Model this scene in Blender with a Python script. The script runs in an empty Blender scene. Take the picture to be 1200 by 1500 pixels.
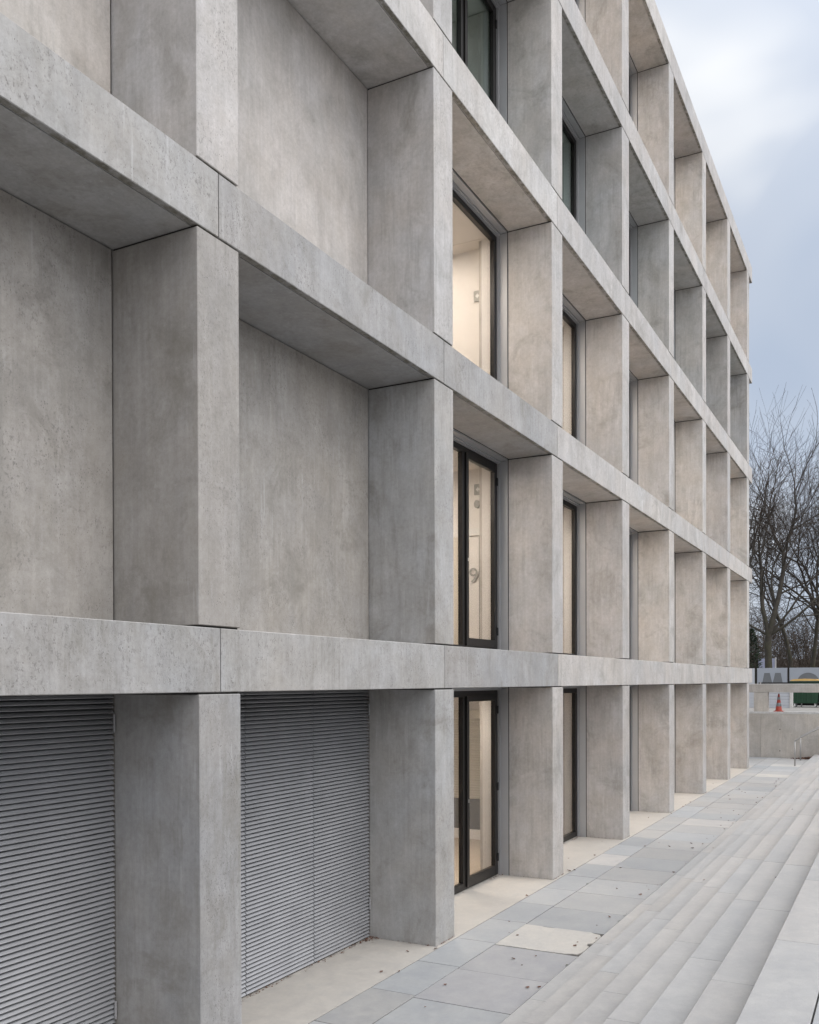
import bpy, bmesh, math, random
from mathutils import Vector, Matrix
R = math.radians
sc = bpy.context.scene
# ------------------------------------------------------------------ camera
FPX, TH, YH, CD, CX0, CH, PIT, ROL = 1359.42, .4877, 1008.64, 4.9039, 5.9609, 3.1641, -.0075, -.0029
c_, s_ = math.cos(TH), math.sin(TH)
F0 = Vector((c_, s_, 0)); R0 = Vector((s_, -c_, 0)); ZZ = Vector((0, 0, 1))
CF = (math.cos(PIT)*F0 + math.sin(PIT)*ZZ); CU = (-math.sin(PIT)*F0 + math.cos(PIT)*ZZ)
CR = math.cos(ROL)*R0 + math.sin(ROL)*CU; CU2 = -math.sin(ROL)*R0 + math.cos(ROL)*CU
cd = bpy.data.cameras.new('camera'); cam = bpy.data.objects.new('camera', cd); sc.collection.objects.link(cam)
m3 = Matrix((CR, CU2, -CF)).transposed().to_4x4(); m3.translation = Vector((-CX0, -CD, CH)); cam.matrix_world = m3
cd.sensor_fit = 'VERTICAL'; cd.sensor_height = 36; cd.lens = FPX/1500*36; cd.shift_y = (YH-750)/1500
cd.clip_start = .05; cd.clip_end = 3000
sc.camera = cam
# ------------------------------------------------------------------ sky, sun, exposure
SUN_DIR = Vector((.12, -.95, 1.55)).normalized()
EL = math.asin(SUN_DIR.z); AZ = math.atan2(SUN_DIR.x, SUN_DIR.y)
w = bpy.data.worlds.new('World'); sc.world = w; w.use_nodes = True
nt = w.node_tree; nt.nodes.clear()
def wn(t, **k):
    n = nt.nodes.new(t)
    for a, b in k.items(): setattr(n, a, b)
    return n
sky = wn('ShaderNodeTexSky', sky_type='NISHITA', sun_disc=False, sun_elevation=EL, sun_rotation=AZ)
b1 = wn('ShaderNodeBackground'); b1.inputs[1].default_value = .1
nt.links.new(sky.outputs[0], b1.inputs[0])
tc = wn('ShaderNodeTexCoord'); mp = wn('ShaderNodeMapping'); mp.inputs['Scale'].default_value = (1, 1, 1.5); mp.inputs['Location'].default_value = (3.3, 1.2, .78)
nt.links.new(tc.outputs['Generated'], mp.inputs[0])
nz = wn('ShaderNodeTexNoise'); nz.inputs['Scale'].default_value = 2.6; nz.inputs['Detail'].default_value = 3.5; nz.inputs['Roughness'].default_value = .45; nz.inputs['Distortion'].default_value = .35
nt.links.new(mp.outputs[0], nz.inputs[0])
cr = wn('ShaderNodeValToRGB'); e = cr.color_ramp.elements
e[0].position = .40; e[0].color = (.41, .475, .585, 1); e[1].position = .60; e[1].color = (.80, .81, .82, 1)
m_ = cr.color_ramp.elements.new(.52); m_.color = (.50, .55, .635, 1)
nt.links.new(nz.outputs[0], cr.inputs[0])
sx = wn('ShaderNodeSeparateXYZ'); nt.links.new(tc.outputs['Generated'], sx.inputs[0])
dt = wn('ShaderNodeVectorMath', operation='DOT_PRODUCT'); dt.inputs[1].default_value = Vector((-.16, -.58, .80)).normalized()
nt.links.new(tc.outputs['Generated'], dt.inputs[0])
gr = wn('ShaderNodeMapRange', interpolation_type='SMOOTHSTEP'); gr.inputs['From Min'].default_value = .05; gr.inputs['From Max'].default_value = 1; gr.inputs['To Min'].default_value = .90; gr.inputs['To Max'].default_value = 2.6
nt.links.new(dt.outputs['Value'], gr.inputs[0])
wm = wn('ShaderNodeMix', data_type='RGBA'); wf = wn('ShaderNodeMapRange', interpolation_type='SMOOTHSTEP'); wf.inputs['From Min'].default_value = .1; wf.inputs['From Max'].default_value = .8; wf.inputs['To Max'].default_value = .75
nt.links.new(dt.outputs['Value'], wf.inputs[0]); nt.links.new(wf.outputs[0], wm.inputs[0]); nt.links.new(cr.outputs[0], wm.inputs[6]); wm.inputs[7].default_value = (.615, .60, .592, 1)
b2 = wn('ShaderNodeBackground'); nt.links.new(wm.outputs[2], b2.inputs[0]); nt.links.new(gr.outputs[0], b2.inputs[1])
mx = wn('ShaderNodeMixShader'); mx.inputs[0].default_value = .93
nt.links.new(b1.outputs[0], mx.inputs[1]); nt.links.new(b2.outputs[0], mx.inputs[2])
wo = wn('ShaderNodeOutputWorld'); nt.links.new(mx.outputs[0], wo.inputs[0])
sd = bpy.data.lights.new('sun', 'SUN'); sd.energy = 1.05; sd.angle = R(45); sd.color = (1, .965, .92)
so = bpy.data.objects.new('sun', sd); sc.collection.objects.link(so)
so.rotation_euler = SUN_DIR.to_track_quat('Z', 'Y').to_euler(); so.location = (0, -20, 20)
sc.view_settings.view_transform = 'Standard'; sc.view_settings.look = 'None'; sc.view_settings.gamma = 1; sc.view_settings.exposure = 0.42
sc.render.engine = 'CYCLES'
sc.cycles.use_denoising = True
sc.cycles.max_bounces = 8; sc.cycles.diffuse_bounces = 4; sc.cycles.transparent_max_bounces = 12
sc.cycles.sample_clamp_indirect = 4
random.seed(7)
rnd = random.random
def ru(a, b): return a + (b-a)*rnd()
# ------------------------------------------------------------------ object helpers
COL = sc.collection
def tag(o, label=None, cat=None, group=None, kind=None):
    if label: o['label'] = label
    if cat: o['category'] = cat
    if group: o['group'] = group
    if kind: o['kind'] = kind
    return o
def empty(name, loc=(0, 0, 0), rz=0):
    o = bpy.data.objects.new(name, None); COL.objects.link(o); o.location = loc; o.rotation_euler = (0, 0, rz); o.empty_display_size = .2
    return o
class MB:
    def __init__(s): s.v = []; s.f = []; s.c = []
    def add(s, vs, fs, col=None):
        n = len(s.v); s.v += [tuple(v) for v in vs]; s.f += [tuple(i+n for i in f) for f in fs]; s.c += [col]*len(fs)
    def box(s, x0, x1, y0, y1, z0, z1, ch=0, col=None):
        if ch <= 0:
            s.add([(x0,y0,z0),(x1,y0,z0),(x1,y1,z0),(x0,y1,z0),(x0,y0,z1),(x1,y0,z1),(x1,y1,z1),(x0,y1,z1)],
                  [(0,3,2,1),(4,5,6,7),(0,1,5,4),(1,2,6,5),(2,3,7,6),(3,0,4,7)], col); return
        X = (x0, x1); Y = (y0, y1); Z = (z0, z1); vs = []; idx = {}
        for i in (0,1):
            for j in (0,1):
                for k in (0,1):
                    sx, sy, sz = (1,-1)[i]*ch, (1,-1)[j]*ch, (1,-1)[k]*ch
                    for a, d in enumerate(((0,sy,sz),(sx,0,sz),(sx,sy,0))):
                        idx[i,j,k,a] = len(vs); vs.append((X[i]+d[0], Y[j]+d[1], Z[k]+d[2]))
        fs = []
        def q(l, flip): fs.append(tuple(l[::-1]) if flip else tuple(l))
        for i in (0,1):
            q([idx[i,0,0,0],idx[i,1,0,0],idx[i,1,1,0],idx[i,0,1,0]], i == 0)
            q([idx[0,i,0,1],idx[0,i,1,1],idx[1,i,1,1],idx[1,i,0,1]], i == 0)
            q([idx[0,0,i,2],idx[1,0,i,2],idx[1,1,i,2],idx[0,1,i,2]], i == 0)
        for i in (0,1):
            for j in (0,1):
                q([idx[i,j,0,0],idx[i,j,1,0],idx[i,j,1,1],idx[i,j,0,1]], (i == j))
                q([idx[i,0,j,0],idx[i,1,j,0],idx[i,1,j,2],idx[i,0,j,2]], (i != j))
                q([idx[0,i,j,1],idx[1,i,j,1],idx[1,i,j,2],idx[0,i,j,2]], (i == j))
                for k in (0,1): q([idx[i,j,k,0],idx[i,j,k,1],idx[i,j,k,2]], (i+j+k) % 2 == 1)
        s.add(vs, fs, col)
    def prism(s, pts, a0, a1, axis='x', col=None):
        n = len(pts)
        mk = {'x': lambda p, a: (a, p[0], p[1]), 'y': lambda p, a: (p[0], a, p[1]), 'z': lambda p, a: (p[0], p[1], a)}[axis]
        vs = [mk(p, a0) for p in pts] + [mk(p, a1) for p in pts]
        s.add(vs, [tuple(range(n))[::-1], tuple(range(n, 2*n))] + [(i, (i+1) % n, n+(i+1) % n, n+i) for i in range(n)], col)
    def tube(s, pts, rs, n=8, col=None, cap=True):
        pts = [Vector(p) for p in pts]; rings = []; up = None; base = len(s.v); vs = []
        for i, p in enumerate(pts):
            d = (pts[min(i+1, len(pts)-1)] - pts[max(i-1, 0)])
            d = d.normalized() if d.length > 1e-9 else Vector((0,0,1))
            if up is None: up = Vector((0,0,1)) if abs(d.z) < .9 else Vector((1,0,0))
            a = d.cross(up).normalized(); b = d.cross(a); up = -b if False else up
            r = rs[i] if isinstance(rs, (list, tuple)) else rs
            for k in range(n):
                t = 2*math.pi*k/n; vs.append(p + a*(math.cos(t)*r) + b*(math.sin(t)*r))
        fs = []
        for i in range(len(pts)-1):
            for k in range(n): fs.append((i*n+k, i*n+(k+1) % n, (i+1)*n+(k+1) % n, (i+1)*n+k))
        if cap: fs += [tuple(range(n))[::-1], tuple(range((len(pts)-1)*n, len(pts)*n))]
        s.add(vs, fs, col)
    def lathe(s, prof, cx, cy, n=24, col=None):
        vs = []
        for r, z in prof:
            for k in range(n):
                t = 2*math.pi*k/n; vs.append((cx+r*math.cos(t), cy+r*math.sin(t), z))
        m = len(prof); fs = [(i*n+k, i*n+(k+1) % n, (i+1)*n+(k+1) % n, (i+1)*n+k) for i in range(m-1) for k in range(n)]
        fs += [tuple(range(n))[::-1], tuple(range((m-1)*n, m*n))]
        s.add(vs, fs, col)
    def build(s, name, mat, parent=None, smooth=False, fix=False):
        me = bpy.data.meshes.new(name); me.from_pydata(s.v, [], s.f)
        if any(c is not None for c in s.c):
            at = me.color_attributes.new('tone', 'FLOAT_COLOR', 'CORNER'); li = 0; buf = []
            for p, c in zip(me.polygons, s.c):
                c = c if c is not None else (.5, .5, .5)
                for _ in p.vertices: buf += [c[0], c[1], c[2], 1]
            at.data.foreach_set('color', buf)
        if fix:
            bm = bmesh.new(); bm.from_mesh(me); bmesh.ops.recalc_face_normals(bm, faces=bm.faces); bm.to_mesh(me); bm.free()
        me.materials.append(mat)
        if smooth: me.polygons.foreach_set('use_smooth', [True]*len(me.polygons))
        o = bpy.data.objects.new(name, me); COL.objects.link(o)
        if parent:
            o.parent = parent
            # meshes are written in world coordinates: cancel the parent's own place
            P = parent; M = Matrix()
            while P: M = P.matrix_basis @ (P.matrix_parent_inverse if P.parent else Matrix()) @ M if False else M; P = P.parent
            root = parent
            while root.parent: root = root.parent
            if parent.parent is None and parent.type == 'EMPTY': o.matrix_parent_inverse = Matrix.Translation(-Vector(parent.location)) if parent.get('world_mesh') else Matrix()
        return o
def box(name, x0, x1, y0, y1, z0, z1, mat, parent=None, ch=0):
    m = MB(); m.box(x0, x1, y0, y1, z0, z1, ch); return m.build(name, mat, parent)
# ------------------------------------------------------------------ materials
class N:
    def __init__(s, name):
        s.m = bpy.data.materials.new(name); s.m.use_nodes = True; s.t = s.m.node_tree; s.t.nodes.clear()
        s.out = s.t.nodes.new('ShaderNodeOutputMaterial')
    def n(s, t, ins=None, **k):
        x = s.t.nodes.new(t)
        for a, b in k.items(): setattr(x, a, b)
        for a, b in (ins or {}).items(): s.set(x.inputs[a], b)
        return x
    def set(s, sock, v):
        if hasattr(v, 'is_linked') or isinstance(v, bpy.types.NodeSocket): s.t.links.new(v, sock)
        else: sock.default_value = v
    def pos(s, scale=(1,1,1), rand=True, obj=False):
        g = s.n('ShaderNodeNewGeometry').outputs['Position'] if not obj else s.n('ShaderNodeTexCoord').outputs['Object']
        if rand:
            oi = s.n('ShaderNodeObjectInfo').outputs['Random']
            mul = s.n('ShaderNodeVectorMath', {0: (37.1, 11.7, 23.3), 3: 1.0}, operation='SCALE'); s.set(mul.inputs[3], oi)
            g = s.n('ShaderNodeVectorMath', {0: g, 1: mul.outputs[0]}, operation='ADD').outputs[0]
        return s.n('ShaderNodeVectorMath', {0: g, 1: scale}, operation='MULTIPLY').outputs[0]
    def noise(s, vec, scale, detail=4, rough=.55, dist=0):
        return s.n('ShaderNodeTexNoise', {'Vector': vec, 'Scale': scale, 'Detail': detail, 'Roughness': rough, 'Distortion': dist}).outputs[0]
    def ramp(s, fac, a, b, ca=0., cb=1.):
        return s.n('ShaderNodeMapRange', {0: fac, 1: a, 2: b, 3: ca, 4: cb}).outputs[0]
    def mix(s, f, a, b, mode='MIX'):
        x = s.n('ShaderNodeMix', data_type='RGBA', blend_type=mode)
        s.set(x.inputs[0], f); s.set(x.inputs[6], a if not isinstance(a, tuple) else (*a[:3], 1)); s.set(x.inputs[7], b if not isinstance(b, tuple) else (*b[:3], 1))
        return x.outputs[2]
    def math(s, op, a, b=0.):
        x = s.n('ShaderNodeMath', operation=op); s.set(x.inputs[0], a); s.set(x.inputs[1], b); return x.outputs[0]
    def bump(s, h, dist, strength=1., prev=None):
        x = s.n('ShaderNodeBump', {'Height': h, 'Distance': dist, 'Strength': strength})
        if prev is not None: s.set(x.inputs['Normal'], prev)
        return x.outputs[0]
    def bsdf(s, col, rough=.6, metal=0., normal=None, spec=.5, **k):
        b = s.n('ShaderNodeBsdfPrincipled')
        s.set(b.inputs['Base Color'], col if not isinstance(col, tuple) else (*col[:3], 1)); s.set(b.inputs['Roughness'], rough); s.set(b.inputs['Metallic'], metal)
        s.set(b.inputs['Specular IOR Level'], spec)
        if normal is not None: s.set(b.inputs['Normal'], normal)
        for a, v in k.items(): s.set(b.inputs[a.replace('_', ' ')], v)
        s.t.links.new(b.outputs[0], s.out.inputs[0]); return s.m
def simple(name, col, rough=.5, metal=0., var=.08, scale=12, bump=0., spec=.5):
    m = N(name); p = m.pos(); a = m.noise(p, scale, 5)
    c = m.mix(m.ramp(a, .3, .7), tuple(x*(1-var) for x in col), tuple(x*(1+var) for x in col))
    nm = m.bump(m.noise(p, scale*6, 3), bump) if bump else None
    return m.bsdf(c, m.ramp(a, .3, .7, rough*.9, min(1, rough*1.1)), metal, nm, spec)
def concrete(name, base=(.40, .39, .375), cool=(.40, .405, .415), dirt=1., pit=1.):
    m = N(name); p = m.pos()
    g = m.n('ShaderNodeNewGeometry'); sn = m.n('ShaderNodeSeparateXYZ', {0: g.outputs['Normal']}); sp = m.n('ShaderNodeSeparateXYZ', {0: g.outputs['Position']})
    front = m.ramp(sn.outputs[1], -.55, -.95); down = m.ramp(sn.outputs[2], -.6, -.9)
    pf = m.n('ShaderNodeVectorMath', {0: p, 1: (1, 1, .22)}, operation='MULTIPLY').outputs[0]
    big = m.noise(p, .75, 5, .6, .3); mid = m.noise(p, 3.3, 7, .62, .2); streak = m.noise(pf, 9, 6, .6); fine = m.noise(p, 95, 3, .6)
    cloud = m.noise(m.n('ShaderNodeVectorMath', {0: p, 1: (1, 1, .5)}, operation='MULTIPLY').outputs[0], 1.9, 6, .65, .6)
    ps = m.n('ShaderNodeVectorMath', {0: p, 1: (1, 1, .035)}, operation='MULTIPLY').outputs[0]
    formline = m.noise(ps, 26, 2, .5)
    col = m.mix(m.ramp(big, .34, .66), base, cool)
    # each casting leaves the mould a slightly different grey
    oi = m.n('ShaderNodeObjectInfo').outputs['Random']
    col = m.mix(1., col, m.mix(oi, (.90, .90, .91), (1.07, 1.06, 1.04)), 'MULTIPLY')
    col = m.mix(1., col, m.mix(m.ramp(mid, .3, .7), (.90, .89, .87), (1.07, 1.07, 1.08)), 'MULTIPLY')
    col = m.mix(1., col, m.mix(m.ramp(cloud, .36, .66), (.86, .855, .845), (1.06, 1.06, 1.06)), 'MULTIPLY')
    col = m.mix(1., col, m.mix(m.ramp(streak, .3, .7), (.95, .95, .955), (1.045, 1.045, 1.04)), 'MULTIPLY')
    col = m.mix(1., col, m.mix(m.ramp(formline, .45, .72), (1., 1., 1.), (1.07, 1.07, 1.08)), 'MULTIPLY')
    col = m.mix(1., col, m.mix(m.ramp(fine, .3, .7), (.95, .95, .95), (1.05, 1.05, 1.05)), 'MULTIPLY')
    # blotchy weathering
    blot = m.math('MULTIPLY', m.ramp(m.noise(p, 1.35, 9, .72, .6), .52, .72), .5*dirt)
    col = m.mix(blot, col, (.22, .205, .18))
    run = m.math('MULTIPLY', m.ramp(m.noise(m.n('ShaderNodeVectorMath', {0: p, 1: (1, 1, .10)}, operation='MULTIPLY').outputs[0], 15, 4, .65), .50, .68), m.ramp(m.noise(p, .9, 3, .5), .42, .6))
    col = m.mix(m.math('MULTIPLY', run, .30*dirt), col, (.24, .23, .21))
    lime = m.math('MULTIPLY', m.ramp(m.noise(m.n('ShaderNodeVectorMath', {0: p, 1: (1, 1, .06)}, operation='MULTIPLY').outputs[0], 19, 3, .6), .60, .70), m.ramp(m.noise(p, 1.7, 3, .5), .48, .62))
    col = m.mix(m.math('MULTIPLY', lime, .28), col, (.60, .60, .61))
    grit = m.noise(p, 21, 6, .8)
    col = m.mix(1., col, m.mix(m.ramp(grit, .35, .65), (.90, .90, .89), (1.07, 1.07, 1.075)), 'MULTIPLY')
    # open pores: elongated pits, many on the outward faces
    pv = m.n('ShaderNodeVectorMath', {0: p, 1: (1, 1, .62)}, operation='MULTIPLY').outputs[0]
    vor = m.n('ShaderNodeTexVoronoi', {'Vector': pv, 'Scale': 52., 'Randomness': 1.}).outputs['Distance']
    clump = m.ramp(m.noise(p, 7, 4, .6), .45, .68)
    hole = m.math('MULTIPLY', m.ramp(vor, .24, .13), clump)
    n2 = m.noise(pv, 46, 5, .72)
    fleck = m.math('MULTIPLY', m.ramp(n2, .54, .66), m.ramp(m.noise(p, 2.6, 4, .6), .38, .62))
    pitm = m.math('MULTIPLY', m.math('MAXIMUM', hole, m.math('MULTIPLY', fleck, .65)), m.math('MULTIPLY', m.ramp(front, 0, 1, .14, .85), pit))
    col = m.mix(pitm, col, (.17, .16, .15))
    # dirt held between the drip groove and the front edge of a soffit
    edge = m.math('MULTIPLY', down, m.ramp(sp.outputs[1], .075, .055))
    moss = m.math('MULTIPLY', edge, m.ramp(m.noise(p, 9, 5, .7), .40, .60, .25, .95))
    col = m.mix(moss, col, (.125, .115, .085))
    h = m.math('SUBTRACT', m.math('ADD', m.math('MULTIPLY', fine, .35), m.math('MULTIPLY', mid, .3)), m.math('MULTIPLY', pitm, 1.6))
    nm = m.bump(h, .0018, .7)
    return m.bsdf(col, m.ramp(mid, .3, .7, .50, .68), 0, nm, .5)
M = {}
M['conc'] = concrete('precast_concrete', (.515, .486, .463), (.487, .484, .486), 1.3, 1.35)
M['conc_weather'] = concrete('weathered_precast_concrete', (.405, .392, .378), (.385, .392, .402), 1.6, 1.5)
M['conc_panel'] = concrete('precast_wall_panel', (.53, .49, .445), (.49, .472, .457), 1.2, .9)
M['conc_dark'] = concrete('dark_blotched_precast', (.365, .344, .321), (.345, .335, .326), 1.8, 1.3)  # darker base and stronger blotches, for the first upper storey
M['conc_cast'] = concrete('site_cast_concrete', (.55, .51, .46), (.52, .495, .465), .7, .4)
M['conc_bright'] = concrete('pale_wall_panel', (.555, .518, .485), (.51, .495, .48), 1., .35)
M['coping'] = concrete('pale_coping', (.66, .65, .63), (.66, .655, .65), .4, .4)
M['gap'] = simple('joint_sealant', (.03, .028, .026), .9)
M['frame'] = simple('dark_anodised_frame', (.016, .014, .013), .38, .3, .2, 20)
M['reveal'] = simple('grey_aluminium_reveal', (.42, .42, .43), .45, .35, .04, 3)
M['shutter'] = simple('grey_painted_metal', (.385, .392, .41), .42, .35, .05, 3)
M['interior'] = simple('cream_plaster', (.77, .74, .71), .8, 0, .03, 2)
M['intfloor'] = simple('interior_floor', (.50, .42, .33), .5, 0, .06, 3)
M['blind'] = simple('cream_blind', (.62, .58, .50), .6, 0, .03, 3)
M['darkgrey'] = simple('dark_grey_board', (.13, .125, .12), .6, 0, .05, 3)
M['signgrey'] = simple('sign_grey', (.30, .30, .28), .6, 0, .03, 3)
M['white'] = simple('white_paint', (.75, .75, .73), .5, 0, .04, 4)
M['steel'] = simple('brushed_steel', (.42, .41, .40), .5, .45, .06, 8)
M['orange'] = simple('orange_plastic', (.42, .06, .035), .45, 0, .1, 15)
M['refl'] = simple('grey_reflective_band', (.24, .25, .26), .4, .2, .08, 15)
M['green'] = simple('green_plastic', (.016, .062, .03), .5, 0, .12, 5)
M['dgreen'] = simple('dark_green_plastic', (.01, .035, .02), .45, 0, .12, 5)
M['yellow'] = simple('yellow_plastic', (.72, .46, .16), .45, 0, .1, 5)
M['black'] = simple('black_rubber', (.015, .015, .015), .7)
M['hoard'] = simple('blue_grey_panel', (.35, .38, .43), .55, 0, .05, 2)
M['hoardl'] = simple('pale_panel', (.52, .54, .58), .55, 0, .04, 2)
M['letter'] = simple('grey_lettering', (.16, .17, .18), .6, 0, .04, 2)
M['bill'] = simple('pale_blue_panel', (.36, .38, .50), .55, 0, .05, 2)
M['leaf'] = simple('dry_brown_leaf', (.13, .062, .04), .8, 0, .35, 9)
M['weed'] = simple('weed_green', (.085, .10, .035), .8, 0, .3, 20)
def lamp_mat(name, col, st):
    m = N(name); e_ = m.n('ShaderNodeEmission', {0: (*col, 1), 1: st}); m.t.links.new(e_.outputs[0], m.out.inputs[0]); return m.m
M['lamp'] = lamp_mat('lit_diffuser', (1, .895, .77), 21.)
M['lampoff'] = simple('unlit_diffuser', (.6, .6, .6), .4)
def glass(name, tint, r0=.035):
    m = N(name); lw = m.ramp(m.math('POWER', m.n('ShaderNodeLayerWeight', {0: .5}).outputs['Facing'], 4.), 0., 1., r0, .85)
    tr = m.n('ShaderNodeBsdfTransparent', {0: (*tint, 1)}); gl = m.n('ShaderNodeBsdfGlossy', {0: (.9, .95, .95, 1), 1: .012})
    mx = m.n('ShaderNodeMixShader', {0: lw, 1: tr.outputs[0], 2: gl.outputs[0]})
    m.t.links.new(mx.outputs[0], m.out.inputs[0]); return m.m
M['glass'] = glass('clear_glazing', (.90, .89, .885)); M['glass_green'] = glass('green_tinted_glazing', (.84, .92, .88), .24)
def stone(name, base, light, dirt=.5):
    m = N(name); p = m.pos(rand=False)
    at = m.n('ShaderNodeAttribute', attribute_name='tone').outputs['Color']
    a = m.noise(p, 1.6, 6, .62, .4); b = m.noise(p, 7, 6, .65, .3); f = m.noise(p, 120, 3, .6); sm = m.noise(p, 22, 4, .6)
    c = m.mix(m.ramp(a, .32, .68), base, light)
    c = m.mix(1., c, at, 'MULTIPLY')
    c = m.mix(1., c, m.mix(m.ramp(b, .3, .7), (.91, .91, .92), (1.07, 1.065, 1.05)), 'MULTIPLY')
    c = m.mix(1., c, m.mix(m.ramp(sm, .3, .7), (.965, .965, .965), (1.03, 1.03, 1.03)), 'MULTIPLY')
    c = m.mix(1., c, m.mix(m.ramp(f, .3, .7), (.95, .95, .95), (1.05, 1.05, 1.05)), 'MULTIPLY')
    c = m.mix(m.math('MULTIPLY', m.ramp(m.noise(p, 2.7, 8, .7, .6), .56, .76), dirt), c, (.29, .295, .305))
    return m.bsdf(c, m.ramp(b, .3, .7, .5, .72), 0, m.bump(f, .0008, .5, m.bump(b, .003, .4)), .4)
M['stone'] = stone('paving_stone', (.325, .33, .338), (.37, .369, .365), .55)
M['step'] = stone('step_stone', (.355, .353, .353), (.395, .39, .385), .35)
M['plinth'] = stone('plinth_concrete', (.41, .388, .36), (.44, .42, .39), .35)
M['bed'] = simple('jointing_sand', (.085, .08, .072), .95, 0, .2, 30)
M['ground'] = simple('grey_gravel', (.26, .25, .235), .95, 0, .15, 1.2, .01)
def bark():
    m = N('mossy_bark'); p = m.pos(obj=True, rand=False)
    z = m.n('ShaderNodeSeparateXYZ', {0: p}).outputs[2]
    a = m.noise(p, 3, 5, .6); c = m.mix(m.ramp(a, .35, .65), (.035, .03, .026), (.065, .056, .046))
    mo = m.math('MULTIPLY', m.ramp(m.noise(p, 1.6, 5, .7), .42, .66), m.ramp(z, 9, 1))
    c = m.mix(m.math('MULTIPLY', mo, .8), c, (.05, .055, .018))
    return m.bsdf(c, .9)
M['bark'] = bark(); M['twig'] = simple('fine_twig_bark', (.044, .032, .025), .9, 0, .25, .4)
M['thicket'] = simple('thicket_stems', (.06, .046, .036), .95, 0, .35, .25)
M['needle'] = simple('dark_needles', (.018, .035, .016), .9, 0, .4, 2)

# ------------------------------------------------------------------ dimensions
L, HC, P, PW = 4.2, .2588, .9188, .7426
T = [3.0662, 6.7607, 10.4454, 14.1492, 17.8515]          # column tops
B = [0., 3.6186, 7.3108, 11.0188, 14.714]                # column feet
G = .016
I0, I1 = -2, 7
XE = 30.42
BT = [(T[k]+G, (B[k+1]-G) if k < 4 else 18.42) for k in range(5)]   # beams
# ------------------------------------------------------------------ ground
g = MB(); g.box(-60, 34.75, -40, 80, -.6, -.055); g.box(34.75, 2000, -900, 900, -.6, -.03)
g.box(-1500, -60, -900, 900, -.6, -.055); g.box(-60, 34.75, 80, 900, -.6, -.055); g.box(-60, 34.75, -900, -40, -.6, -.055)
tag(g.build('ground', M['ground']), kind='structure')
def tone(v, w=0.): return (v*(1+w), v, v*(1-w))
bed = MB(); bed.box(-20, 34.74, -1.80, 1.19, -.054, -.008); tag(bed.build('paving_bed', M['bed']), kind='structure')
pl = MB(); x = -20.
pl.box(-20, 30.6, -.045, 1.5, -.007, 0, .002, (1, 1, 1)); pl.box(30.61, 34.74, 1.2, 9, -.05, 0, .002, (.97, .97, 1))
tag(pl.build('plinth_paving', M['plinth']), kind='structure')
pv = MB(); J = .0055
def ptone(k):
    random.seed(k); v = ru(.91, 1.07); wv = ru(-.035, .012)
    if rnd() < .09: v, wv = ru(1.15, 1.25), .025
    return tone(v, wv)
k = -19
while k*1.05+.15 < 34.7:
    a = k*1.05+.15+.06; b = min(a+1.05, 34.74)
    # short row by the plinth, long row by the steps
    j = 100+k
    pv.box(a+J, b-J, -.572, -.055, -.03, ru(-.0015, .0015), .0025, ptone(j*7+1))
    t = ptone(j*7+2)
    if k == 4: t = (1.33, 1.28, 1.20)
    if k == 2: t = (.97, .965, .99)
    if k == 3: t = (.93, .93, .955)
    if k in (25, 29): t = (1.3, 1.27, 1.2)
    aa = k*1.05+.15; bb = min(aa+1.05, 34.74)
    hz = ru(-.0015, .0015) + (.003 if k == 4 else 0)
    if k == 4:
        x0, x1, y0, y1 = aa+J, bb-J, -1.622, -.584    # chipped pale slab
        q = [(x0, y1), (x0+.01, y1-.3), (x0, -1.2), (x0+.012, -1.45), (x0+.05, -1.53), (x0+.045, -1.585), (x0+.13, -1.61), (x0+.2, y0), (x0+.42, y0+.004), (x0+.47, y0+.05), (x0+.53, y0+.055), (x0+.57, y0+.003),
             (x1-.14, y0), (x1-.06, y0+.035), (x1-.045, y0+.10), (x1, y0+.17), (x1, -1.0), (x1-.02, -.95), (x1-.018, -.85), (x1, -.80), (x1, y1+.06), (x1-.05, y1)]
        q = [(a_, min(b_, y1)) for a_, b_ in q]; pv.prism(q, -.03, hz, 'z', t)
    else: pv.box(aa+J, bb-J, -1.622, -.584, -.03, hz, .0025, t)
    pv.box(aa+J, bb-J, -1.80, -1.633, -.03, hz, .0025, t)
    if bb > 30.7: pv.box(max(aa, 30.61)+J, bb-J, -.04, 1.185, -.03, hz, .0025, ptone(j*7+5))
    k += 1
tag(pv.build('pavement', M['stone'], fix=True), kind='structure')
random.seed(11)
st = MB(); Y0 = -1.81; W = .3365; RZ = .18
for k in range(1, 9):
    yn = Y0-(k-1)*W; off = .15 if k % 2 else 1.2
    if k == 8: off = 1.2-.57
    x = -20+((off+20) % 2.1)-2.1
    while x < 34.74:
        a, b = max(x, -22), min(x+2.1, 34.735)
        if b > a+.05:
            v = ru(.955, 1.045)*(.95 if k == 8 else 1); t = tone(v, ru(-.022, .012)); j = .006  # top tread toned down in colour to offset its unshaded brightness
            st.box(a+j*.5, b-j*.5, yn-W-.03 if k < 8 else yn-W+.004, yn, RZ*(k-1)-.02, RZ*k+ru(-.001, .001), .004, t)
        x += 2.1
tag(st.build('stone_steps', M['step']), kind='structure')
sb = MB(); sb.box(-22, 34.73, -4.5, -2.2, -.05, .30); sb.box(-22, 34.73, -12, -4.49, -.05, 1.40)
tag(sb.build('step_core', M['bed']), kind='structure')
pf = MB(); random.seed(5)
y = Y0-8*W+.0
for r_ in range(9):
    x = -22.
    while x < 34.7:
        pf.box(x+.004, min(x+1.05, 34.735)-.004, y-1.0+.004, y-.006, 1.401, 1.44+ru(-.001, .001), .003, tone(ru(.93, 1.04), ru(-.03, 0)))
        x += 1.05
    y -= 1.0
tag(pf.build('upper_pavement', M['stone']), kind='structure')
up = MB(); up.box(35.26, 140, -120, 120, -.02, 1.85)
tag(up.build('upper_terrace', M['ground']), kind='structure')
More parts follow.
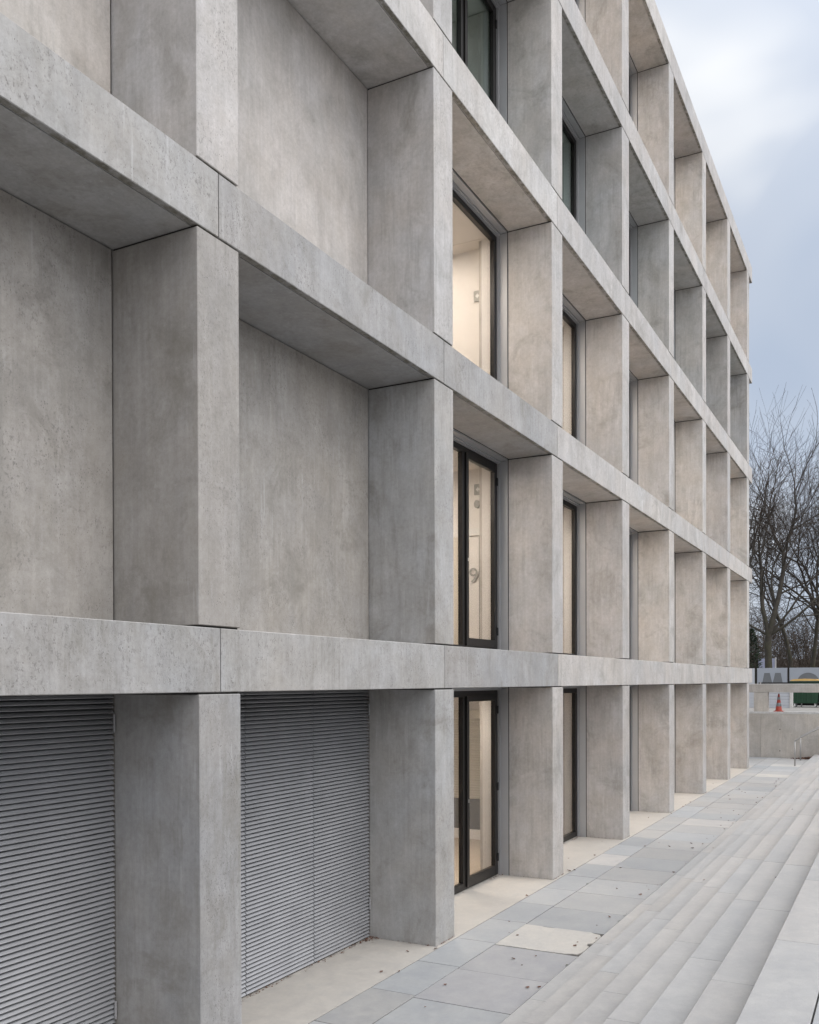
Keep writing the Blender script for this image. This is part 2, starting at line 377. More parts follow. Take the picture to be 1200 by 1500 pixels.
# ------------------------------------------------------------------ the building
bld = tag(empty('concrete_building'), 'pale precast concrete building with deep gridded facade and lit windows', 'building')
GROOVE = 1
def beam(x0, x1, z0, z1, y1):
    m = MB(); ch = .006
    if y1 < .5: m.box(x0, x1, 0, y1, z0, z1, ch)
    else:
        # drip groove under the front edge
        ga, gb, gd = .062, .076, .012
        prof = [(0, z0+ch), (ch, z0), (ga, z0), (ga, z0+gd), (gb, z0+gd), (gb, z0), (y1, z0), (y1, z1), (ch, z1), (0, z1-ch)]
        m.prism(prof, x0, x1, 'x')
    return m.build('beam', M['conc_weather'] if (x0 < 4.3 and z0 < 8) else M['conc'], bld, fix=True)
for k, (z0, z1) in enumerate(BT):
    for i in range(I0, I1):
        beam(i*L+.006, (i+1)*L-.006, z0, z1, P+.03)
    beam(I1*L+.006, XE, z0, z1, P+.03)
    # return of the band round the far corner
    m = MB(); m.box(29.66+.02, XE-.002, P+.036, 16, z0, z1, .006); m.build('beam', M['conc'], bld)
    # sealant behind the joints
    m = MB(); m.box(-8.3, 29.6, .03, P, z1-.03, z1+G-.002) if False else None
for k in range(5):
    for i in range(I0, I1+1):
        m = MB(); m.box(i*L-HC, i*L+HC, 0, P, B[k] if k else -.02, T[k], .006); m.build('column', M['conc_dark'] if (k == 1 and i <= 0) else (M['conc_weather'] if k < 2 and i <= 1 else M['conc']), bld)
for k in range(5):
    z0, z1 = BT[k]
    for i in range(I0, I1+1):
        a, b = i*L-HC+.012, i*L+HC-.012
        jm = MB(); jm.prism([(T[k]-.002, a), (T[k]-.002, b)], 0, 1) if False else None
        top = B[k+1]+.002 if k < 4 else z1-.02
        jm.prism([(a, T[k]-.002), (b, T[k]-.002), (b, z0+.002), (i*L+.008, z0+.002), (i*L+.008, z1-.002), (b, z1-.002), (b, top), (a, top), (a, z1-.002), (i*L-.008, z1-.002), (i*L-.008, z0+.002), (a, z0+.002)] if k < 4 else
                 [(a, T[k]-.002), (b, T[k]-.002), (b, z0+.002), (i*L+.008, z0+.002), (i*L+.008, z1-.006), (i*L-.008, z1-.006), (i*L-.008, z0+.002), (a, z0+.002)], .022, P-.01, 'y')
        jm.build('sealant', M['gap'], bld, fix=True)
# core behind
core = MB()
for k in range(5):
    z0, z1 = BT[k]
    core.box(-8.6, 29.64, P+.04, 7.0, z0+.03, z1-.03)
    for i in range(I0, I1+1):
        core.box(i*L-HC+.02, (i*L+HC-.02) if i < I1 else i*L+HC-.01, P+.012, P+.35, (B[k]-.05) if k else -.02, T[k]+.05)
core.box(-8.7, 29.64, 7.0, 16, -.05, 18.3)
core.box(-8.7, -8.4, .95, 7.01, -.05, 18.3); core.box(29.42, 29.655, P+.36, 7.01, -.05, 18.2)
core.build('core_wall', M['conc_cast'], bld)
rf = MB(); rf.box(-8.6, 30.3, .5, 15.9, 18.43, 18.5); rf.build('roof', M['conc_cast'], bld)
# blind bays: wall panels above, louvred shutters at the ground
for i in (-2, -1, 0):
    for k in range(1, 5):
        m = MB(); m.box(i*L+HC+.014, (i+1)*L-HC-.014, P-.012, P+.3, B[k]-.02+.012, BT[k][0]-.012, .003); m.build('wall_panel', M['conc_dark'] if k == 1 else M['conc_bright'], bld)
        m = MB(); m.box(i*L+HC+.001, (i+1)*L-HC-.001, P+.02, P+.36, B[k]-.03, BT[k][0]+.02); m.build('sealant', M['gap'], bld)
for i in (-2, -1, 0):
    x0, x1 = i*L+HC+.004, (i+1)*L-HC-.004; wl = (x1-x0)/3
    m = MB(); m.box(x0, x1, P+.06, P+.12, 0, T[0]+.03); m.build('shutter_backing', M['gap'], bld)
    for q in range(3):
        a, b = x0+q*wl+.006, x0+(q+1)*wl-.006
        m = MB(); z = T[0]+.005; pz = .0425; y0 = P
        while z-pz > -.01:
            # one louvre blade: sloping face, rounded nose, dark slot under it
            pr = [(y0+.040, z), (y0+.012, z-.010), (y0-.006, z-.027), (y0-.009, z-.031), (y0-.007, z-.0355), (y0+.002, z-.037), (y0+.036, z-.016)]
            m.prism(pr, a, b, 'x'); z -= pz
        o = m.build('shutter', M['shutter'], bld, fix=True)
        if q == 2:
            for z_ in (.35, 2.75): h = MB(); h.box(b-.02, b-.005, y0-.03, y0-.011, z_, z_+.15, .003); h.build('hinge', M['reveal'], o)
# windows
def ring(m, x0, x1, z0, z1, w, y0, y1, wb=None):
    wb = w if wb is None else wb
    m.box(x0, x0+w, y0, y1, z0, z1, .002); m.box(x1-w, x1, y0, y1, z0, z1, .002)
    m.box(x0+w+.0005, x1-w-.0005, y0+.001, y1, z1-w, z1-.001, .002); m.box(x0+w+.0005, x1-w-.0005, y0+.001, y1, z0+.001, z0+wb, .002)
UNLIT = {3}
for i in range(1, 7):
    for k in range(5):
        x0, x1 = i*L+HC, (i+1)*L-HC; zb = (B[k]-G) if k else .0; zt = BT[k][0]
        # aluminium lining: two jambs and a head, 2 cm proud of the concrete
        rv = MB(); pr_ = .016; yr = PW+.012; yf = P+.012
        for (a, b, s) in ((x0, x0+pr_, 1), (x1-pr_, x1, -1)):
            rv.box(a, b, yr, yf-.045, zb, zt-.03, .001)
            if s > 0: rv.box(a, b+.018, yf-.043, yf, zb, zt-.032, .002)
            else: rv.box(a-.018, b, yf-.043, yf, zb, zt-.032, .002)
        hd = .028 if k else .02
        rv.box(x0+pr_+.001, x1-pr_-.001, yr, yf-.07, zt-hd, zt-.001, .001)
        rv.box(x0+pr_+.001, x1-pr_-.001, yf-.066, yf-.034, zt-hd-.022, zt-.001, .001); rv.box(x0+pr_+.019, x1-pr_-.019, yf-.032, yf, zt-hd-.04, zt-.001, .001)
        gp = MB()
        for (a, b) in ((x0-.001, x0+.004), (x1-.004, x1+.001)): gp.box(a, b, PW, PW+.013, zb, zt-.012)
        gp.box(x0+.005, x1-.005, PW, PW+.013, zt-.004, zt+.001)
        fx0, fx1, fz0, fz1 = x0+.03, x1-.03, (zb+.02 if k else .012), zt-.06
        fr = MB(); ya, yb = P+.014, P+.09; w_ = .095
        ring(fr, fx0, fx1, fz0, fz1, w_, ya, yb, .09 if k else .10)
        gl = MB(); gm = M['glass_green'] if k in UNLIT else M['glass']
        leaf = (i == 1 and k in (0, 1, 3))
        if leaf:
            mx0, mx1 = 6.76, 6.85
            fr.box(mx0, mx1, ya+.001, yb, fz0+.091, fz1-w_-.001, .002)
            gl.box(fx0+w_, mx0, yb-.03, yb-.012, fz0+.09, fz1-w_)
        else:
            gl.box(fx0+w_, fx1-w_, yb-.03, yb-.012, fz0+.09, fz1-w_)
        win = fr.build('window' if not (leaf and k == 0) else 'window', M['frame'], bld)
        if i <= 3:
            rv.build('reveal', M['reveal'], win); gl.build('pane', gm, win)
        else:
            rv.build('reveal', M['reveal'], win); gl.build('pane', gm, win)
        gp.build('gasket', M['gap'], win)
        if leaf:
            lx0, lx1, lz0, lz1 = mx1+.004, fx1-w_+.012, fz0+(.03 if k == 0 else .085), fz1-w_+.012
            lf = MB(); ring(lf, lx0, lx1, lz0, lz1, .085, P-.012, P+.06, .135 if k == 0 else .12)
            lo = lf.build('door_leaf' if k == 0 else 'casement', M['frame'], bld)
            pn = MB(); pn.box(lx0+.085, lx1-.085, P+.035, P+.05, lz0+.12, lz1-.09); pn.build('pane', gm, lo)
            for zz in ((lz0+.2, lz0+1.35, lz1-.3) if k == 0 else (lz0+.2, lz1-.3)):
                hg = MB(); hg.box(lx1-.012, lx1+.022, P-.03, P-.011, zz, zz+.13, .003); hg.build('hinge', M['black'], lo)
            hn = MB()
            hn.box(lx0+.03, lx0+.05, P-.024, P-.012, lz0+1.28, lz0+1.33, .002)
            hn.build('handle', M['steel'], lo)
# rooms behind the glass
Y1R = 5.2
def room(x0, x1, k, lit, ext=None):
    zb = B[k]+.02 if k else .01; zt = T[k]-.02; ya = P+.11
    m = MB()
    m.box(x0, x1, Y1R, Y1R+.1, zb-.02, zt+.3)                        # back
    m.box(x0-.09, x0-.001, ya+.19, Y1R+.1, zb-.02, zt+.3); m.box(x1+.001, x1+.09, ya+.19, Y1R+.1, zb-.02, zt+.3)
    m.box(x0-.09, x1+.09, ya+.02, Y1R+.1, zt, zt+.12)                # ceiling
    if k: pass
    rm = m.build('room', M['interior'], bld)
    f = MB(); f.box(x0-.09, x1+.09, ya+.012, Y1R+.1, zb-.03, zb); f.build('floor', M['intfloor'], rm)
    return rm, zb, zt
def ceiling_lamp(rm, x, y, zt, lit, s=.6, t=.6):
    h = MB(); ring_ = h; h.box(x-s, x+s, y-t, y+t, zt-.035, zt-.004, .004); fr_ = h.build('lamp_housing', M['white'], rm)
    d = MB(); d.box(x-s+.04, x+s-.04, y-t+.04, y+t-.04, zt-.042, zt-.036); d.build('diffuser', M['lamp'] if lit else M['lampoff'], rm)
jw = MB()   # plastered inner jambs beside each window
for i in range(1, 8):
    for k in range(5):
        a, b = i*L-HC-.0, i*L+HC
        jw.box(a-.012, b+.012, P+.112, P+.29, (B[k] if k else 0)+.012, T[k]-.012)
jw.build('inner_jamb', M['interior'], bld)
for k in range(5):
    lit = k not in UNLIT
    xs = [4.5, 11.1, 16.7, 20.9, 25.1, 29.3] if k == 0 else [4.4+.05, 8.45, 12.65, 16.85, 21.05, 25.25, 29.3]
    for a, b in zip(xs[:-1], xs[1:]):
        a2, b2 = a+.05, b-.05
        rm, zb, zt = room(a2, b2, k, lit)
        ceiling_lamp(rm, (a2+b2)/2, 2.3, zt, lit)
        if k == 2 and a < 5: ceiling_lamp(rm, 7.45, 1.95, zt, lit, .28, .28)
        if k == 0:
            bl = MB(); z = 2.42
            while z > .86:
                bl.prism([(b2-.10, z), (b2-.075, z-.042), (b2-.078, z-.046), (b2-.104, z-.004)], 1.35, 4.9, 'y'); z -= .05
            bl.box(b2-.13, b2-.04, 1.33, 4.92, 2.43, 2.60, .005)
            bl.build('blind', M['blind'], rm, fix=True)
            box('dado_board', b2-.05, b2-.002, 1.3, 5.15, .21, .85, M['darkgrey'], rm)
            box('skirting', b2-.06, b2-.002, 1.31, 5.14, .012, .2, M['interior'], rm, .003)
        elif k == 1 and a < 5:
            X = b2-.006
            sg = MB(); sg.box(X-.02, X, 1.285, 1.46, 6.30, 6.48, .002); so_ = sg.build('exit_sign', M['signgrey'], rm)
            ar = MB(); yc, zc = 1.372, 6.39
            ar.prism([(yc+.055, zc), (yc+.01, zc+.045), (yc+.01, zc+.014), (yc-.055, zc+.014), (yc-.055, zc-.014), (yc+.01, zc-.014), (yc+.01, zc-.045)], X-.024, X-.021, 'x'); ar.build('arrow', M['white'], so_, fix=True)
            ds = MB(); ds.prism([(1.40+.05*math.cos(t*.52), 6.14+.07*math.sin(t*.52)) for t in range(12)], X-.05, X, 'x'); ds.build('sounder', M['signgrey'], rm, fix=True)
            box('door_lintel', X-.03, X-.001, 1.30, 4.4, 5.62, 5.74, M['white'], rm, .003)
            box('door_panel', X-.018, X-.002, 1.62, 4.2, 3.66, 5.61, M['blind'], rm)
            box('door_post', X-.028, X-.001, 1.34, 1.37, 3.66, 5.60, M['darkgrey'], rm)
            cu = bpy.data.curves.new('numeral', 'FONT'); cu.body = '9'; cu.size = .36; cu.extrude = .001
            to = bpy.data.objects.new('tmp', cu); COL.objects.link(to); bpy.context.view_layer.update()
            me = bpy.data.meshes.new_from_object(to.evaluated_get(bpy.context.evaluated_depsgraph_get())); bpy.data.objects.remove(to)
            me.transform(Matrix(((0, 0, -1, X-.0195), (-1, 0, 0, 1.565), (0, 1, 0, 4.83), (0, 0, 0, 1)))); me.materials.clear(); me.materials.append(M['signgrey'])
            no = bpy.data.objects.new('numeral', me); COL.objects.link(no); no.parent = rm
        elif k == 2 and a < 5:
            X = b2-.006
            sg = MB(); sg.box(X-.02, X, 1.285, 1.46, 9.54, 9.72, .002); so_ = sg.build('exit_sign', M['signgrey'], rm)
            ar = MB(); yc, zc = 1.372, 9.63
            ar.prism([(yc+.055, zc), (yc+.01, zc+.045), (yc+.01, zc+.014), (yc-.055, zc+.014), (yc-.055, zc-.014), (yc+.01, zc-.014), (yc+.01, zc-.045)], X-.024, X-.021, 'x'); ar.build('arrow', M['white'], so_, fix=True)
# ------------------------------------------------------------------ parapet wall at the far end
XW = 34.76
pw = tag(empty('parapet_wall'), 'low board-marked concrete retaining wall with open parapet beam above', 'wall')
for a, b in ((.252, 9.), (-2.9, .246), (-9, -2.906)): box('wall_body', XW, XW+.5, a, b, -.05, 1.80, M['conc_cast'], pw, .004)
box('ledge', XW, XW+.55, -9, 9, 1.803, 1.886, M['coping'], pw, .004)
for a, b in ((-.02, .52), (-5.2, -4.6), (4.2, 4.8)): box('pillar', XW+.012, XW+.45, a, b, 1.888, 2.672, M['conc_cast'], pw, .004)
box('parapet_beam', XW+.004, XW+.46, -9, 9, 2.676, 3.0, M['conc_cast'], pw, .004)
box('coping', XW+.0, XW+.47, -9, 9, 3.003, 3.028, M['coping'], pw, .003)
for y, z in ((-.49, 1.16), (-.49, .278), (-2.2, 1.16), (-2.2, .278), (1.5, 1.16)):
    m = MB(); m.prism([(y+.022*math.cos(t*.7854), z+.022*math.sin(t*.7854)) for t in range(8)], XW-.002, XW+.01, 'x'); m.build('tie_hole', M['gap'], pw, fix=True)
# ------------------------------------------------------------------ handrails
def handrail(X, y0, label):
    r = tag(empty('handrail', (X, y0, 0)), label, 'handrail', 'handrails up the far end of the steps')
    m = MB(); m.tube([(0, 0, 0), (0, 0, .92)], .026, 10); m.build('post', M['steel'], r, True)
    m = MB(); m.tube([(0, .0, .92), (0, -.02, .95), (0, -.06, .975), (0, -.9, 1.46), (0, -2.5, 2.32), (0, -2.56, 2.34), (0, -3.4, 2.345)], .028, 10); m.build('rail', M['steel'], r, True)
    m = MB(); m.tube([(0, -2.56, 1.26), (0, -2.56, 2.33)], .021, 10); m.build('post', M['steel'], r, True)
    m = MB(); m.lathe([(.045, 0), (.045, .008), (.024, .012)], 0, 0, 14); m.build('base_plate', M['steel'], r)
handrail(31.07, -1.41, 'nearer of two slim steel handrails rising up the steps before the end wall')
handrail(33.68, -1.37, 'farther of two slim steel handrails, its post close to the end wall')
# ------------------------------------------------------------------ traffic cone
def cone(x, y, z):
    r = tag(empty('traffic_cone', (x, y, z)), 'orange traffic cone with two grey bands standing on the concrete ledge', 'traffic cone')
    m = MB(); m.box(-.2, .2, -.2, .2, 0, .03, .008); m.build('base', M['orange'], r)
    def rr(z): return .145-(.145-.03)*(z-.03)/.72
    m = MB(); m.lathe([(.165, .03), (.15, .045), (rr(.05), .05), (rr(.75), .75), (.02, .76)], 0, 0, 28); m.build('body', M['orange'], r, True)
    for a, b in ((.22, .37), (.50, .62)):
        m = MB(); m.lathe([(rr(a)+.002, a), (rr(a)+.004, a+.002), (rr(b)+.004, b-.002), (rr(b)+.002, b)], 0, 0, 28); m.build('reflective_band', M['refl'], r, True)
cone(XW+.27, -.42, 1.886)
bpy.data.objects['traffic_cone'].scale = (.93, .93, .97)
# ------------------------------------------------------------------ bins on the terrace
def wheelie(y, label):
    x = 43.6; r = tag(empty('waste_container', (x, y, 1.85)), label, 'waste bin', 'green waste containers on the terrace')
    m = MB()
    bt, tp = (.46, .56), (.52, .66)
    vs = [(-bt[0], -bt[1], .2), (bt[0], -bt[1], .2), (bt[0], bt[1], .2), (-bt[0], bt[1], .2), (-tp[0], -tp[1], 1.2), (tp[0], -tp[1], 1.2), (tp[0], tp[1], 1.2), (-tp[0], tp[1], 1.2)]
    m.add(vs, [(0, 3, 2, 1), (4, 5, 6, 7), (0, 1, 5, 4), (1, 2, 6, 5), (2, 3, 7, 6), (3, 0, 4, 7)])
    for q in (-.35, -.12, .12, .35): m.box(-.545, -.50, q-.02, q+.02, .28, 1.15, .004)
    m.build('body', M['green'], r)
    m = MB(); m.box(-.57, .57, -.70, .70, 1.2, 1.29, .015); m.build('rim', M['dgreen'], r)
    m = MB(); m.prism([(-.66, 1.295), (.66, 1.295), (.66, 1.33), (.5, 1.375), (.0, 1.40), (-.5, 1.375), (-.66, 1.33)], -.55, .55, 'x'); m.build('lid', M['yellow'], r, fix=True)
    for a in (-.36, .36):
        for b in (-.46, .46):
            m = MB(); m.tube([(a, b-.025, .09), (a, b+.025, .09)], .09, 14); w_ = m.build('wheel', M['white'], r); 
            m = MB(); m.box(a-.03, a+.03, b-.05, b+.05, .13, .21, .004); m.build('fork', M['steel'], w_)
wheelie(-.72, 'green waste container with pale yellow lid nearest the light wall'); wheelie(-2.2, 'green waste container with pale yellow lid cut by the right picture edge')
wheelie(-3.7, 'green waste container farthest along the row on the terrace')
# light board wall and dark fence round the bins
lw = tag(empty('board_wall', (41.6, 0, 1.85)), 'low whitish wall of horizontal boards behind the traffic cone', 'wall')
m = MB()
for q in range(8): m.box(41.6, 41.66, -.17, 1.9, 1.852+q*.14, 1.852+q*.14+.132, .004)
lw['world_mesh'] = 1; m.build('boards', M['hoardl'], lw)
m = MB(); m.box(41.55, 41.72, -.33, -.18, 1.85, 3.0, .006); m.build('end_post', M['coping'], lw)
fe = tag(empty('slat_fence', (44.6, 0, 1.85)), 'dark slatted fence standing behind the green waste containers', 'fence'); fe['world_mesh'] = 1
m = MB()
for q in range(7): m.box(44.6, 44.63, -9, 1.6, 1.9+q*.17, 1.9+q*.17+.15, .003)
m.build('slats', M['frame'], fe)
for q in (1.5, -.45, -2.4, -4.4, -6.4, -8.4):
    m = MB(); m.box(44.53, 44.59, q-.03, q+.03, 1.85, 3.1, .003); m.build('post', M['steel'], fe)
# ------------------------------------------------------------------ hoarding with letters
ho = tag(empty('hoarding', (48, 0, 1.85)), 'grey blue site hoarding with large letters M and O beyond the parapet', 'hoarding'); ho['world_mesh'] = 1
HX = 48.; PWD = 1.645; yl = 2.16; HT = 3.85
m = MB(); m.box(HX, HX+.05, yl+.08, yl+.5, 1.85, HT-.01, .004); m.build('panel', M['hoardl'], ho)
for q in range(6):
    a = yl-q*PWD-PWD+.05; b = yl-q*PWD-.05
    m = MB(); m.box(HX, HX+.05, a, b, 1.85, HT, .004); m.build('panel', M['hoard'], ho)
    m = MB(); m.box(HX-.03, HX+.06, b+.02, b+.075, 1.85, HT, .004); m.build('post', M['frame'], ho)
def letter(poly, name):
    m = MB(); m.prism(poly, HX-.012, HX-.002, 'x'); m.build(name, M['letter'], ho, fix=True)
yc = 1.32; zt_, zb_ = 3.58, 2.5
def pt(u, v): return (yc-u, zb_+(zt_-zb_)*v)
letter([pt(-.62, 0), pt(-.42, 1), pt(-.14, 1), pt(0, .45), pt(.14, 1), pt(.42, 1), pt(.62, 0), pt(.34, 0), pt(.27, .55), pt(.12, 0), pt(-.12, 0), pt(-.27, .55), pt(-.34, 0)], 'letter')
yo, zo = -.47, 3.02
m = MB(); n_ = 36; vs = []
for t in range(n_):
    a = 2*math.pi*t/n_
    for rr_, xx in ((.56, HX-.012), (.22, HX-.012), (.56, HX-.002), (.22, HX-.002)): vs.append((xx, yo+rr_*math.cos(a), zo+rr_*math.sin(a)))
m.add(vs, [f for t in range(n_) for f in ((4*t, 4*((t+1) % n_), 4*((t+1) % n_)+1, 4*t+1), (4*t+2, 4*t, 4*((t+1) % n_), 4*((t+1) % n_)+2)[::-1])])
m.build('letter', M['letter'], ho, fix=True)
bb = tag(empty('billboard', (61, 3, 1.85)), 'pale blue panel on two posts standing behind the mossy tree', 'sign board'); bb['world_mesh'] = 1
m = MB(); m.box(61, 61.05, 2.68, 3.72, 2.6, 4.66, .004); m.build('panel', M['bill'], bb)
for y in (3.17, 2.62):
    m = MB(); m.box(60.93, 60.99, y-.04, y+.04, 1.85, 4.72, .003); m.build('post', M['coping'], bb)
# ------------------------------------------------------------------ trees
def rot_about(v, ax, a): return Matrix.Rotation(a, 3, ax) @ v
def grow(tr, tw, p, d, r, ln, lvl, maxl, rng, up=.15, spread=.6, wob=.12):
    """one limb: a bent tapering tube that forks; thin wood goes into the twig mesh"""
    n = max(3, int(ln/(.9 if lvl < 2 else .5))); ln = ln if lvl < 5 else ln*1.25; pts = [p.copy()]; rs = [r]; q = p.copy(); dd = d.copy(); re = r*(.62 if lvl < maxl else .25)
    kids = []
    for i in range(n):
        dd = (dd + Vector((rng.gauss(0, wob), rng.gauss(0, wob), rng.gauss(0, wob*.6)+up*.12))).normalized()
        q = q + dd*(ln/n); pts.append(q.copy()); rs.append(max(.0065, r+(re-r)*(i+1)/n))
        if lvl >= 1 and i > 0 or (lvl == 0 and i > n*.55): kids.append((q.copy(), dd.copy(), rs[-1]))
    tgt = tr if r > .03 else tw
    tgt.tube(pts, rs, 7 if r > .1 else (4 if r > .03 else 3), cap=False)
    if lvl >= maxl: return
    # terminal fork
    for s in range(2 if lvl else 3):
        ax = dd.orthogonal().normalized(); ax = rot_about(ax, dd, rng.uniform(0, 6.283))
        nd = rot_about(dd, ax, rng.uniform(.2, spread)); grow(tr, tw, q, nd, re*rng.uniform(.68, .88), ln*rng.uniform(.62, .85), lvl+1, maxl, rng, up, spread, wob)
    # laterals
    nl = {0: 4, 1: 6, 2: 5, 3: 4, 4: 3}.get(lvl, 2)
    rng.shuffle(kids)
    for (kp, kd, kr) in kids[:nl]:
        ax = kd.orthogonal().normalized(); ax = rot_about(ax, kd, rng.uniform(0, 6.283))
        nd = rot_about(kd, ax, rng.uniform(.5, 1.05)); grow(tr, tw, kp, nd, kr*rng.uniform(.38, .6), ln*rng.uniform(.45, .75), lvl+1, maxl, rng, up, spread, wob)
def bare_tree(x, y, h, r, seed, label, name='bare_tree', lean=(0, 0), maxl=5, fork=None, group='bare trees behind the terrace'):
    rng = random.Random(seed); t = tag(empty(name, (x, y, 1.85)), label, 'tree', group)
    tr = MB(); tw = MB()
    if fork:
        pts = [Vector((0, 0, -.1))]; rs = [r*1.25]; n = 6
        for i in range(1, n+1): pts.append(Vector((rng.gauss(0, .05), rng.gauss(0, .06)+lean[1]*i/n, fork*i/n))); rs.append(r*(1-.15*i/n))
        tr.tube(pts, rs, 9, cap=False); q = pts[-1]
        for (dy, dz, rr_, ll) in ((.16, 1, .62, .26), (-.24, 1, .74, .27), (-.9, .5, .38, .2), (.8, .6, .3, .17), (-.6, .8, .34, .2)):
            grow(tr, tw, q, Vector((rng.uniform(-.25, .25), dy, dz)).normalized(), r*rr_, h*ll, 1, maxl, rng, .25, .5, .10)
    else:
        grow(tr, tw, Vector((0, 0, -.1)), Vector((lean[0], lean[1], 1)).normalized(), r, h*.30, 0, maxl, rng, .22, .55, .07)
    tr.build('trunk', M['bark'], t, True); tw.build('twigs', M['twig'], t)
    return t
bare_tree(58, 2.72, 21, .25, 3, 'tall bare tree with mossy trunk forking low, beside the building corner', fork=4.2)
bare_tree(57, 4.6, 19.5, .22, 21, 'bare tree half hidden behind the building corner, branches reaching left of the mossy trunk', lean=(0, -.05), maxl=4)
bare_tree(63, -1.6, 19, .22, 8, 'bare tree with fanned upright limbs at the right picture edge')
bare_tree(66, .6, 19, .2, 14, 'slender bare tree behind and right of the mossy trunk', maxl=4)
bare_tree(60, -4.2, 18, .22, 31, 'bare tree just past the right picture edge, branches reaching in')
bare_tree(72, 2.6, 19, .2, 44, 'thin bare tree farthest back behind the mossy trunk', maxl=4)
# thicket of thin stems behind
rng = random.Random(9); th = MB()
for q in range(420):
    x = rng.uniform(72, 105); y = rng.uniform(-14, 12)-(x-72)*.1; h = rng.uniform(4.5, 9.0); b = Vector((x, y, 1.8))
    pts = [b]; d = Vector((rng.gauss(0, .12), rng.gauss(0, .14), 1)).normalized()
    for i in range(5):
        d = (d+Vector((rng.gauss(0, .1), rng.gauss(0, .12), .05))).normalized(); pts.append(pts[-1]+d*h/5)
    r0 = rng.uniform(.03, .10); th.tube(pts, [r0*(1-.17*i) for i in range(6)], 3, cap=False)
    for i in range(26):
        a = rng.uniform(.08, 1)*5; i0 = min(4, int(a)); s = pts[i0].lerp(pts[i0+1], a-i0)
        dd = Vector((rng.gauss(0, .7), rng.gauss(0, .8), rng.uniform(.1, 1))).normalized(); l_ = rng.uniform(.5, 1.9)
        m1 = s+dd*l_*.5+Vector((0, rng.gauss(0, .08), .08)); e1 = s+dd*l_+Vector((0, rng.gauss(0, .15), .2))
        th.tube([s, m1, e1], [.018, .014, .008], 3, cap=False)
        for u in range(2):
            e2 = m1+Vector((rng.gauss(0, .4), rng.gauss(0, .5), rng.uniform(0, .7))); th.tube([m1, e2], [.012, .006], 3, cap=False)
tag(th.build('woodland_thicket', M['thicket']), 'brown leafless thicket of thin stems behind the hoarding', 'woodland', kind='stuff')
# earth bank under the thicket; second, unseen bank added opposite to block low sky
hb = MB(); hb.prism([(105, 1.8), (118, 5.2), (150, 6.5), (300, 6), (300, 1.0), (105, 1.0)], -160, 160, 'y'); hb.prism([(-27, -1), (-31, 6.5), (-36, 9.5), (-60, 10), (-60, -1)], -80, 105, 'x'); tag(hb.build('bank_and_low_sky_blocker', M['thicket'], fix=True), kind='structure')
# conifer
def conifer(x, y, h, label):
    rng = random.Random(4); t = tag(empty('conifer', (x, y, 1.85)), label, 'tree')
    m = MB(); m.tube([(0, 0, 0), (0, 0, h*.95)], [.09, .02], 6); m.build('trunk', M['bark'], t)
    m = MB()
    for q in range(2600):
        z = rng.uniform(.03, 1)**1.0*h; rad = (1-z/h)**.8*1.0+.08; a = rng.uniform(0, 6.283); rr_ = rad*rng.uniform(.45, 1)
        c = Vector((math.cos(a)*rr_, math.sin(a)*rr_, z-rr_*.15)); o = Vector((math.cos(a), math.sin(a), rng.uniform(-.4, .5)))*rng.uniform(.08, .2)
        sd_ = Vector((-math.sin(a), math.cos(a), rng.uniform(-.5, .5)))*rng.uniform(.03, .07)
        m.add([c-sd_, c+sd_, c+o], [(0, 1, 2)])
    m.build('crown', M['needle'], t)
conifer(52.6, 3.05, 4.4, 'small dark evergreen tree tight against the building corner')
# ------------------------------------------------------------------ leaves, litter and weeds
random.seed(3)
def leafmesh(s):
    m = MB(); n = 7; pts = []
    for i in range(n):
        a = 2*math.pi*i/n; r = s*(1 if i % 2 else .6)*ru(.75, 1.15); pts.append((r*math.cos(a), r*.7*math.sin(a), .004+abs(ru(0, .4))*s))
    pts.append((0, 0, .003)); m.add(pts, [(i, (i+1) % n, n) for i in range(n)]); return m
src = []
for s in (.022, .028, .036): src.append(leafmesh(s))
GL = 'fallen leaves scattered on the paving'
protos = []
spots = []
for q in range(80):
    x = ru(2, 26); y = random.choice([ru(-.9, .5), ru(-1.6, -.6), ru(-1.62, -1.4)]); spots.append((x, y if rnd() > .3 else random.choice([-1.61+ru(0, .04), -.05+ru(-.03, .03)]), 0.004))
spots += [(3.6, .2, .004), (4.9, -.55, .004), (6.9, -.03, .004), (8.9, -.02, .004), (5.4, -.35, .004), (3.9, -1.0, .004)]
for q in range(5): k = random.randint(1, 6); spots.append((ru(3, 14), Y0-(k-1)*W-ru(.05, .28), RZ*k+.004))
for j, (x, y, z) in enumerate(spots):
    if j < 3:
        o = src[j].build('fallen_leaf', M['leaf']); protos.append(o)
    else:
        o = protos[j % 3].copy(); COL.objects.link(o)
    o.location = (x, y, z); o.rotation_euler = (0, 0, ru(0, 6.28)); s = ru(.7, 1.35); o.scale = (s, s, s)
    tag(o, 'small dry brown leaf lying loose on the pale paving or steps', 'leaf', GL)
lt = MB()
for i in (-1, 0, 1, 2):
    n = 170 if i in (0, -1) else 40
    for q in range(n):
        x = i*L+HC+ru(.02, L-2*HC-.05) if i < 1 else i*L+random.choice([L-HC-ru(0, .5), HC+ru(0, 3.5)]); y = P-.015-abs(random.gauss(0, .028)); s = ru(.006, .02); a = ru(0, 6.28)
        if i < 1 and rnd() < .35: x = (i+1)*L-HC-abs(random.gauss(0, .12)); y = P-.02-abs(random.gauss(0, .06))
        z = ru(.002, .014); lt.add([(x+s*math.cos(a), y+s*math.sin(a), z), (x+s*math.cos(a+2), y+s*math.sin(a+2), z+ru(0, .012)), (x+s*math.cos(a+4), y+s*math.sin(a+4), z+ru(0, .01)), (x, y, z+.004)], [(0, 1, 3), (1, 2, 3), (2, 0, 3)])
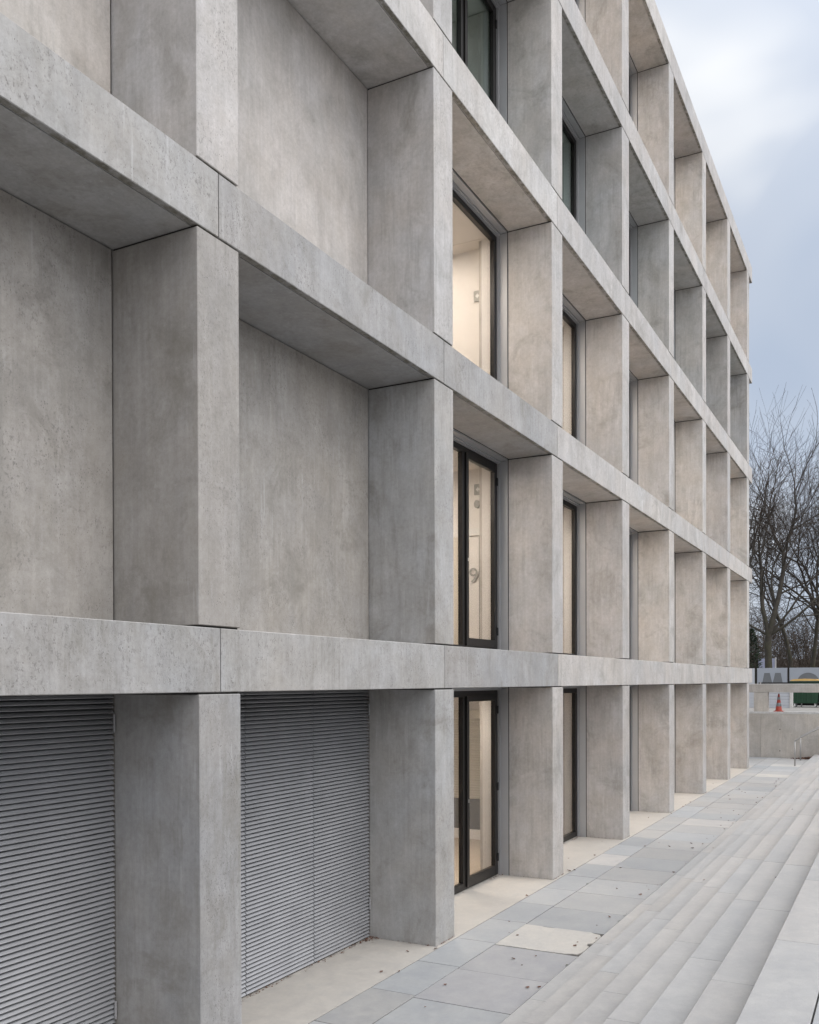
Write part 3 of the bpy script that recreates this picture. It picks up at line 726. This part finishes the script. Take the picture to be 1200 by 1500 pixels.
for i in range(1, 6):
    for q in range(70):
        if rnd() < .5: x, y = i*L-HC-abs(random.gauss(0, .012)), ru(.02, P)
        else: x, y = i*L+ru(-HC, HC), -abs(random.gauss(0, .01))
        s = ru(.004, .013); a = ru(0, 6.28); z = ru(.002, .008)
        lt.add([(x+s*math.cos(a), y+s*math.sin(a), z), (x+s*math.cos(a+2), y+s*math.sin(a+2), z+ru(0, .008)), (x+s*math.cos(a+4), y+s*math.sin(a+4), z+ru(0, .006))], [(0, 1, 2)])
tag(lt.build('leaf_litter', M['leaf']), 'crumbled brown leaf litter along the foot of shutters and doors', 'leaf litter', kind='stuff')
# drift of dark leaves where the wall meets the steps
ld = MB()
for q in range(500):
    x = XW-.03-abs(random.gauss(0, .22)); y = -1.79+abs(random.gauss(0, .35)); s = ru(.02, .045); a = ru(0, 6.28); z = ru(.0, .10)*max(0, 1-(XW-x)/.6)*max(.1, 1-(y+1.8)/.7)+.004
    ld.add([(x+s*math.cos(a), y+s*math.sin(a), z), (x+s*math.cos(a+2), y+s*math.sin(a+2), z+ru(0, .03)), (x+s*math.cos(a+4), y+s*math.sin(a+4), z+ru(0, .02))], [(0, 1, 2)])
tag(ld.build('leaf_drift', M['leaf']), 'dark drift of dead leaves in the corner under the end wall', 'leaf litter', kind='stuff')
def weed(x, y, label, s=1.):
    t = MB()
    for q in range(26):
        a = ru(0, 6.28); l_ = ru(.01, .035)*s; b = (x+ru(-.05, .05)*s, y+ru(-.008, .008)); t.add([(b[0]-.002, b[1], 0), (b[0]+.002, b[1], 0), (b[0]+l_*math.cos(a), b[1]+l_*.5*math.sin(a), l_*ru(.4, .9))], [(0, 1, 2)])
    tag(t.build('weed_tuft', M['weed']), label, 'weed', 'weeds in the paving joints')
weed(6.45, -1.61, 'largest weed tuft at the foot of the steps, right of the white slab', 1.6)
weed(6.1, -1.615, 'small weed tuft next to the largest one at the foot of the steps')
weed(3.95, -1.615, 'weed tuft at the foot of the steps nearest the camera')
weed(8.6, -1.615, 'weed tuft at the foot of the steps two slabs past the largest one')
weed(8.1, -.578, 'weed tuft in the long joint between short and long slabs')
